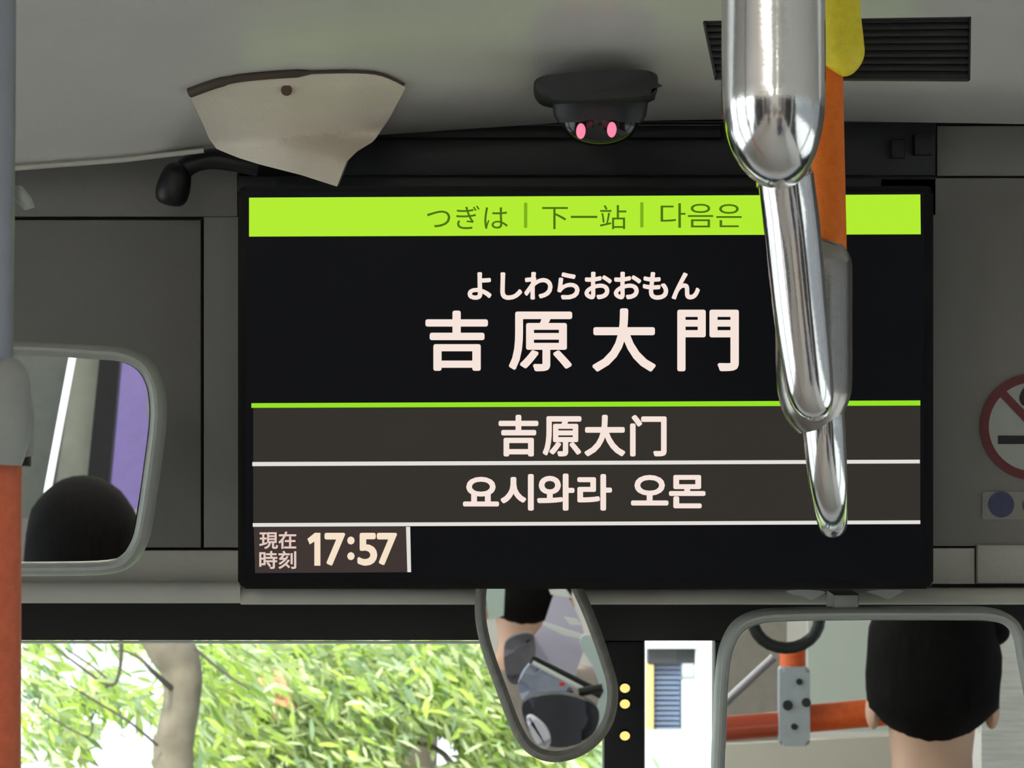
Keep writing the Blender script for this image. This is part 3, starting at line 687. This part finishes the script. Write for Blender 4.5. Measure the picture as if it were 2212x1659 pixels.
# ---------------------------------------------------------------- outside: ground, trees, building
struct(box('ground', -40, 40, -12, 60, -0.05, 0, mat('asphalt', (185, 182, 176), .9, noise=.15, nscale=3)))
SF = thing('added_street_front', 'long grey street front, added unseen to darken the right side of the bus', 'building')  # unseen; added to block daylight from the right windows
box('added_facade', 7, 8, -30, 30, 0, 12, mat('added_grey_facade', (84, 84, 86), .8, noise=.1, nscale=2), SF)
for i in range(9):
    box('window', 6.96, 7, -26 + i * 6, -23 + i * 6, 2.5, 5, M['dark'], SF)
def leaf_mesh(name, L, w, m, bend=0.15):
    vs = []; n = 4
    for i in range(n + 1):
        t = i / n; ww = w / 2 * math.sin(math.pi * (0.06 + 0.9 * t)) ** .8; zz = -bend * L * t * t
        vs += [(t * L, -ww, zz + ww * .25), (t * L, 0, zz), (t * L, ww, zz + ww * .25)]
    fs = []
    for i in range(n):
        a = i * 3; fs += [(a, a + 1, a + 4, a + 3), (a + 1, a + 2, a + 5, a + 4)]
    me = bpy.data.meshes.new(name); me.from_pydata(vs, [], fs); me.materials.append(m); return me
def tree(label, trunk, branches, clusters, n_leaf, holes, mats, L=(.022, .062), flow=(.8, 0, -.6), singles=150):
    root = thing('tree', label, 'tree'); root.location = (0, 0, 0)
    tp = smoothline([t[:3] + (t[3],) for t in trunk], 6)
    tube('trunk', [p[:3] for p in tp], [p[3] for p in tp], M['bark'], root, 14)
    for br in branches:
        bp = smoothline(br, 5); tube('branch', [p[:3] for p in bp], [max(.0012, p[3] * .62) for p in bp], M['twig'], root, 7)
    meshes = [leaf_mesh('leaf', l, l * .26, m) for l in (.035, .045, .06) for m in mats[:1]]
    vs, fs, mi = [], [], []
    tmpl = leaf_mesh('tmpl', 1, .24, mats[0]); tv = [v.co.copy() for v in tmpl.vertices]; tf = [tuple(p.vertices) for p in tmpl.polygons]
    made = 0; pend = []
    while made < n_leaf:
        c = random.choice(clusters); p = Vector((random.gauss(c[0], c[3]), random.gauss(c[1], c[4]), random.gauss(c[2], c[5])))
        px = W_ / 2 + p.x / p.y * F_; py = H_ / 2 - (p.z - CZ) / p.y * F_
        if p.z < .1 or p.y < 4.5: continue
        if any(((px - a) / ra) ** 2 + ((py - b) / rb) ** 2 < 1 for a, b, ra, rb in holes) and random.random() < .985: continue
        d = (Vector(flow) + Vector((random.gauss(0, .6), random.gauss(0, .6), random.gauss(0, .55)))).normalized()
        up = Vector((random.gauss(0, .5), random.gauss(-.6, .5), random.gauss(.7, .5))).normalized(); y = up.cross(d).normalized(); z = d.cross(y)
        l = random.uniform(*L); mt = Matrix(((d.x, y.x, z.x, p.x), (d.y, y.y, z.y, p.y), (d.z, y.z, z.z, p.z), (0, 0, 0, 1)))
        seen = -20 < px < W_ * .63 and 1380 < py < 1680
        made += 1
        if seen and len(pend) < singles: pend.append((mt, l)); continue
        b = len(vs); vs += [tuple(mt @ (v * l)) for v in tv]; fs += [tuple(b + q for q in f) for f in tf]; mi += [random.randrange(len(mats))] * len(tf)
    bpy.data.meshes.remove(tmpl)
    me = bpy.data.meshes.new('foliage'); me.from_pydata(vs, [], fs)
    for m in mats: me.materials.append(m)
    me.polygons.foreach_set('material_index', mi); me.update()
    for q, (mt, l) in enumerate(pend[:0]): pass
    f = link('foliage', me, None, root); f['kind'] = 'stuff'
    for mt, l in pend:
        o = bpy.data.objects.new('leaf', random.choice(meshes)); col.objects.link(o); o.parent = root; o.matrix_local = mt
    return root
def T3(px, py, Y, r): p = P(px, py, Y); return (p.x, p.y, p.z, r)
random.seed(11)
cl = []
for i in range(46): cl.append((random.uniform(-3.0, -.35), random.uniform(9.6, 11.2), random.uniform(.4, 3.2), .28, .3, .22))
for px, py in ((480, 1480), (560, 1560), (640, 1450), (700, 1600), (760, 1500), (820, 1440), (850, 1540), (900, 1480), (960, 1430), (1000, 1500), (600, 1620), (520, 1400), (1010, 1610), (740, 1420), (450, 1620), (1230, 1650)):
    q = P(px, py, 9.6); cl += [(q.x, q.y, q.z, .10, .2, .06)] * 3
tree('leafy tree filling the windscreen, dense pale green slender leaves', [(-.35, 10.6, 0, .12), (-.30, 10.5, .8, .10), (-.25, 10.4, 2.0, .08), (-.35, 10.4, 3.4, .05)],
     [[T3(1010, 1720, 10.2, .02), T3(960, 1630, 9.8, .012), T3(880, 1600, 9.7, .008), T3(800, 1590, 9.6, .004)], [T3(1020, 1480, 10.2, .02), T3(960, 1440, 9.9, .012), T3(900, 1400, 9.8, .006)], [T3(520, 1700, 10.2, .014), T3(640, 1560, 9.9, .010), T3(760, 1450, 9.7, .005)]],
     cl, 52000, [(185, 1545, 175, 200), (930, 1610, 68, 46), (850, 1570, 26, 22), (868, 1640, 30, 16), (1120, 1640, 10, 10), (1480, 1540, 180, 400)], [M['leaf'], M['leaf2'], M['leaf3']], singles=150)
cl2 = []
for px, py in ((60, 1410), (90, 1470), (150, 1500), (200, 1530), (250, 1480), (110, 1560), (60, 1600), (120, 1640), (290, 1560), (330, 1580), (420, 1420), (440, 1500), (460, 1560), (470, 1440), (330, 1650), (70, 1530), (230, 1430)):
    q = P(px, py, 8.1); cl2.append((q.x, q.y + .35, q.z, .05, .15, .035))
cl2 += [(random.uniform(-3, -1.1), random.uniform(7.2, 8.0), random.uniform(.5, 3), .25, .3, .25) for _ in range(14)]
tree('slender tree beside the orange pole, bare grey trunk and sparse twigs against white', [T3(392, 1659 + 1400, 8.2, .05), T3(375, 1720, 8.2, .043), T3(378, 1600, 8.2, .040), T3(392, 1520, 8.2, .038), T3(392, 1450, 8.2, .042), T3(360, 1385, 8.2, .048), T3(240, 1200, 8.2, .03), T3(180, 900, 8.3, .015)],
     [[T3(385, 1500, 8.2, .012), T3(330, 1450, 8.1, .008), T3(300, 1420, 8.1, .005), T3(262, 1404, 8.1, .003)],
      [T3(262, 1380, 8.1, .008), T3(258, 1450, 8.1, .006), T3(235, 1480, 8.1, .006), T3(160, 1430, 8.1, .004), T3(110, 1390, 8.1, .003)],
      [T3(140, 1400, 8.1, .003), T3(200, 1440, 8.1, .0035), T3(240, 1475, 8.1, .004)], [T3(340, 1610, 8.15, .005), T3(280, 1560, 8.1, .004), T3(215, 1520, 8.1, .004), T3(150, 1480, 8.1, .003)],
      [T3(200, 1560, 8.1, .004), T3(188, 1590, 8.1, .003), T3(110, 1550, 8.1, .003), T3(60, 1500, 8.1, .002)], [T3(420, 1400, 8.1, .006), T3(480, 1450, 8.1, .004), T3(540, 1490, 8.1, .003)]],
     cl2, 3400, [(385, 1530, 40, 170), (330, 1420, 50, 40), (175, 1414, 70, 32), (290, 1440, 52, 50), (262, 1610, 88, 76), (140, 1460, 22, 40), (190, 1530, 28, 18), (345, 1490, 26, 40), (80, 1630, 30, 16)], [M['leaf'], M['leaf3'], M['leaf2']], singles=130)
dry = leaf_mesh('leaf', .055, .014, mat('dry_leaf', (226, 150, 110), .8)); tr = bpy.data.objects['tree']
for i in range(22):
    o = bpy.data.objects.new('leaf', dry); col.objects.link(o); o.parent = tr
    o.location = P(random.gauss(588, 16), random.gauss(1476, 22), random.uniform(8.9, 9.3)); o.rotation_euler = (random.uniform(-1, 1), random.uniform(.2, 1.4), random.uniform(-1, 1)); o['label'] = 'orange brown dry leaf'
# low unseen hedge, added to give the ceiling green reflections
random.seed(5)
hv = []; hf = []; tmpl = leaf_mesh('t2', 1, .4, M['leaf']); tv = [v.co.copy() for v in tmpl.vertices]; tf = [tuple(p.vertices) for p in tmpl.polygons]; bpy.data.meshes.remove(tmpl)
for i in range(9000):
    p = Vector((random.uniform(-4, 4), random.uniform(5.4, 6.6), random.uniform(.05, .95))); a = Matrix.Rotation(random.uniform(0, 6.3), 3, Vector((random.gauss(0, 1), random.gauss(0, 1), random.gauss(0, 1))).normalized()); b = len(hv); l = random.uniform(.08, .16)
    hv += [tuple(p + a @ (v * l)) for v in tv]; hf += [tuple(b + q for q in f) for f in tf]
me = bpy.data.meshes.new('added_hedge'); me.from_pydata(hv, [], hf); hd = link('added_hedge', me, M['leaf']); hd['kind'] = 'stuff'; tag(hd, 'low green hedge added unseen for green reflections', 'added_hedge')

# building beyond the right pane
BD = thing('building', 'pale building front with a white framed louvred window behind the narrow pane', 'building')
BY = 22.0
wm = mat('bright_white_render', (225, 228, 220), .6); lv = mat('blue_grey_louvre', (128, 142, 170), .5); cm = mat('cream_column', (232, 196, 110), .6)
def bp(name, x0, y0, x1, y1, dy, th, m, par=BD, bev=0): return plate(name, x0, y0, x1, y1, BY + dy, th, m, par, bev)
bp('wall', 1390, 700, 1800, 2600, .4, .3, wm)
f = bp('lintel', 1396, 1386, 1542, 1400, -.05, .2, wm)
bp('shade_box', 1399, 1402, 1501, 1434, 0, .25, mat('dark_box', (34, 34, 36), .6))
bp('column', 1396, 1437, 1411, 2400, 0, .25, cm)
bp('window_frame', 1503, 1388, 1541, 2400, -.03, .3, wm, bev=.01)
bp('window_frame', 1474, 1470, 1500, 2400, 0, .2, mat('pale_frame', (232, 244, 240), .5))
bp('pane', 1411, 1434, 1474, 1610, .15, .02, mat('pale_blue_pane', (186, 198, 222), .3))
for i in range(15): bp('louvre', 1412, 1440 + i * 11, 1473 if i < 3 else 1468, 1443.5 + i * 11, .05, .08, lv)
bp('sill', 1409, 1606, 1476, 1618, 0, .2, mat('grey_sill', (120, 122, 116), .6))
bp('lower_pane', 1411, 1620, 1462, 2400, .15, .02, mat('pale_lower_pane', (160, 166, 184), .3))
bp('mullion', 1460, 1618, 1476, 2400, 0, .1, wm)
# pale wall behind the trees near the post
tag(plate('street_wall', 1120, 1618, 1300, 2100, 12.5, .2, mat('cream_wall', (206, 204, 188), .7)), 'small cream wall end under the teardrop mirror', 'wall')
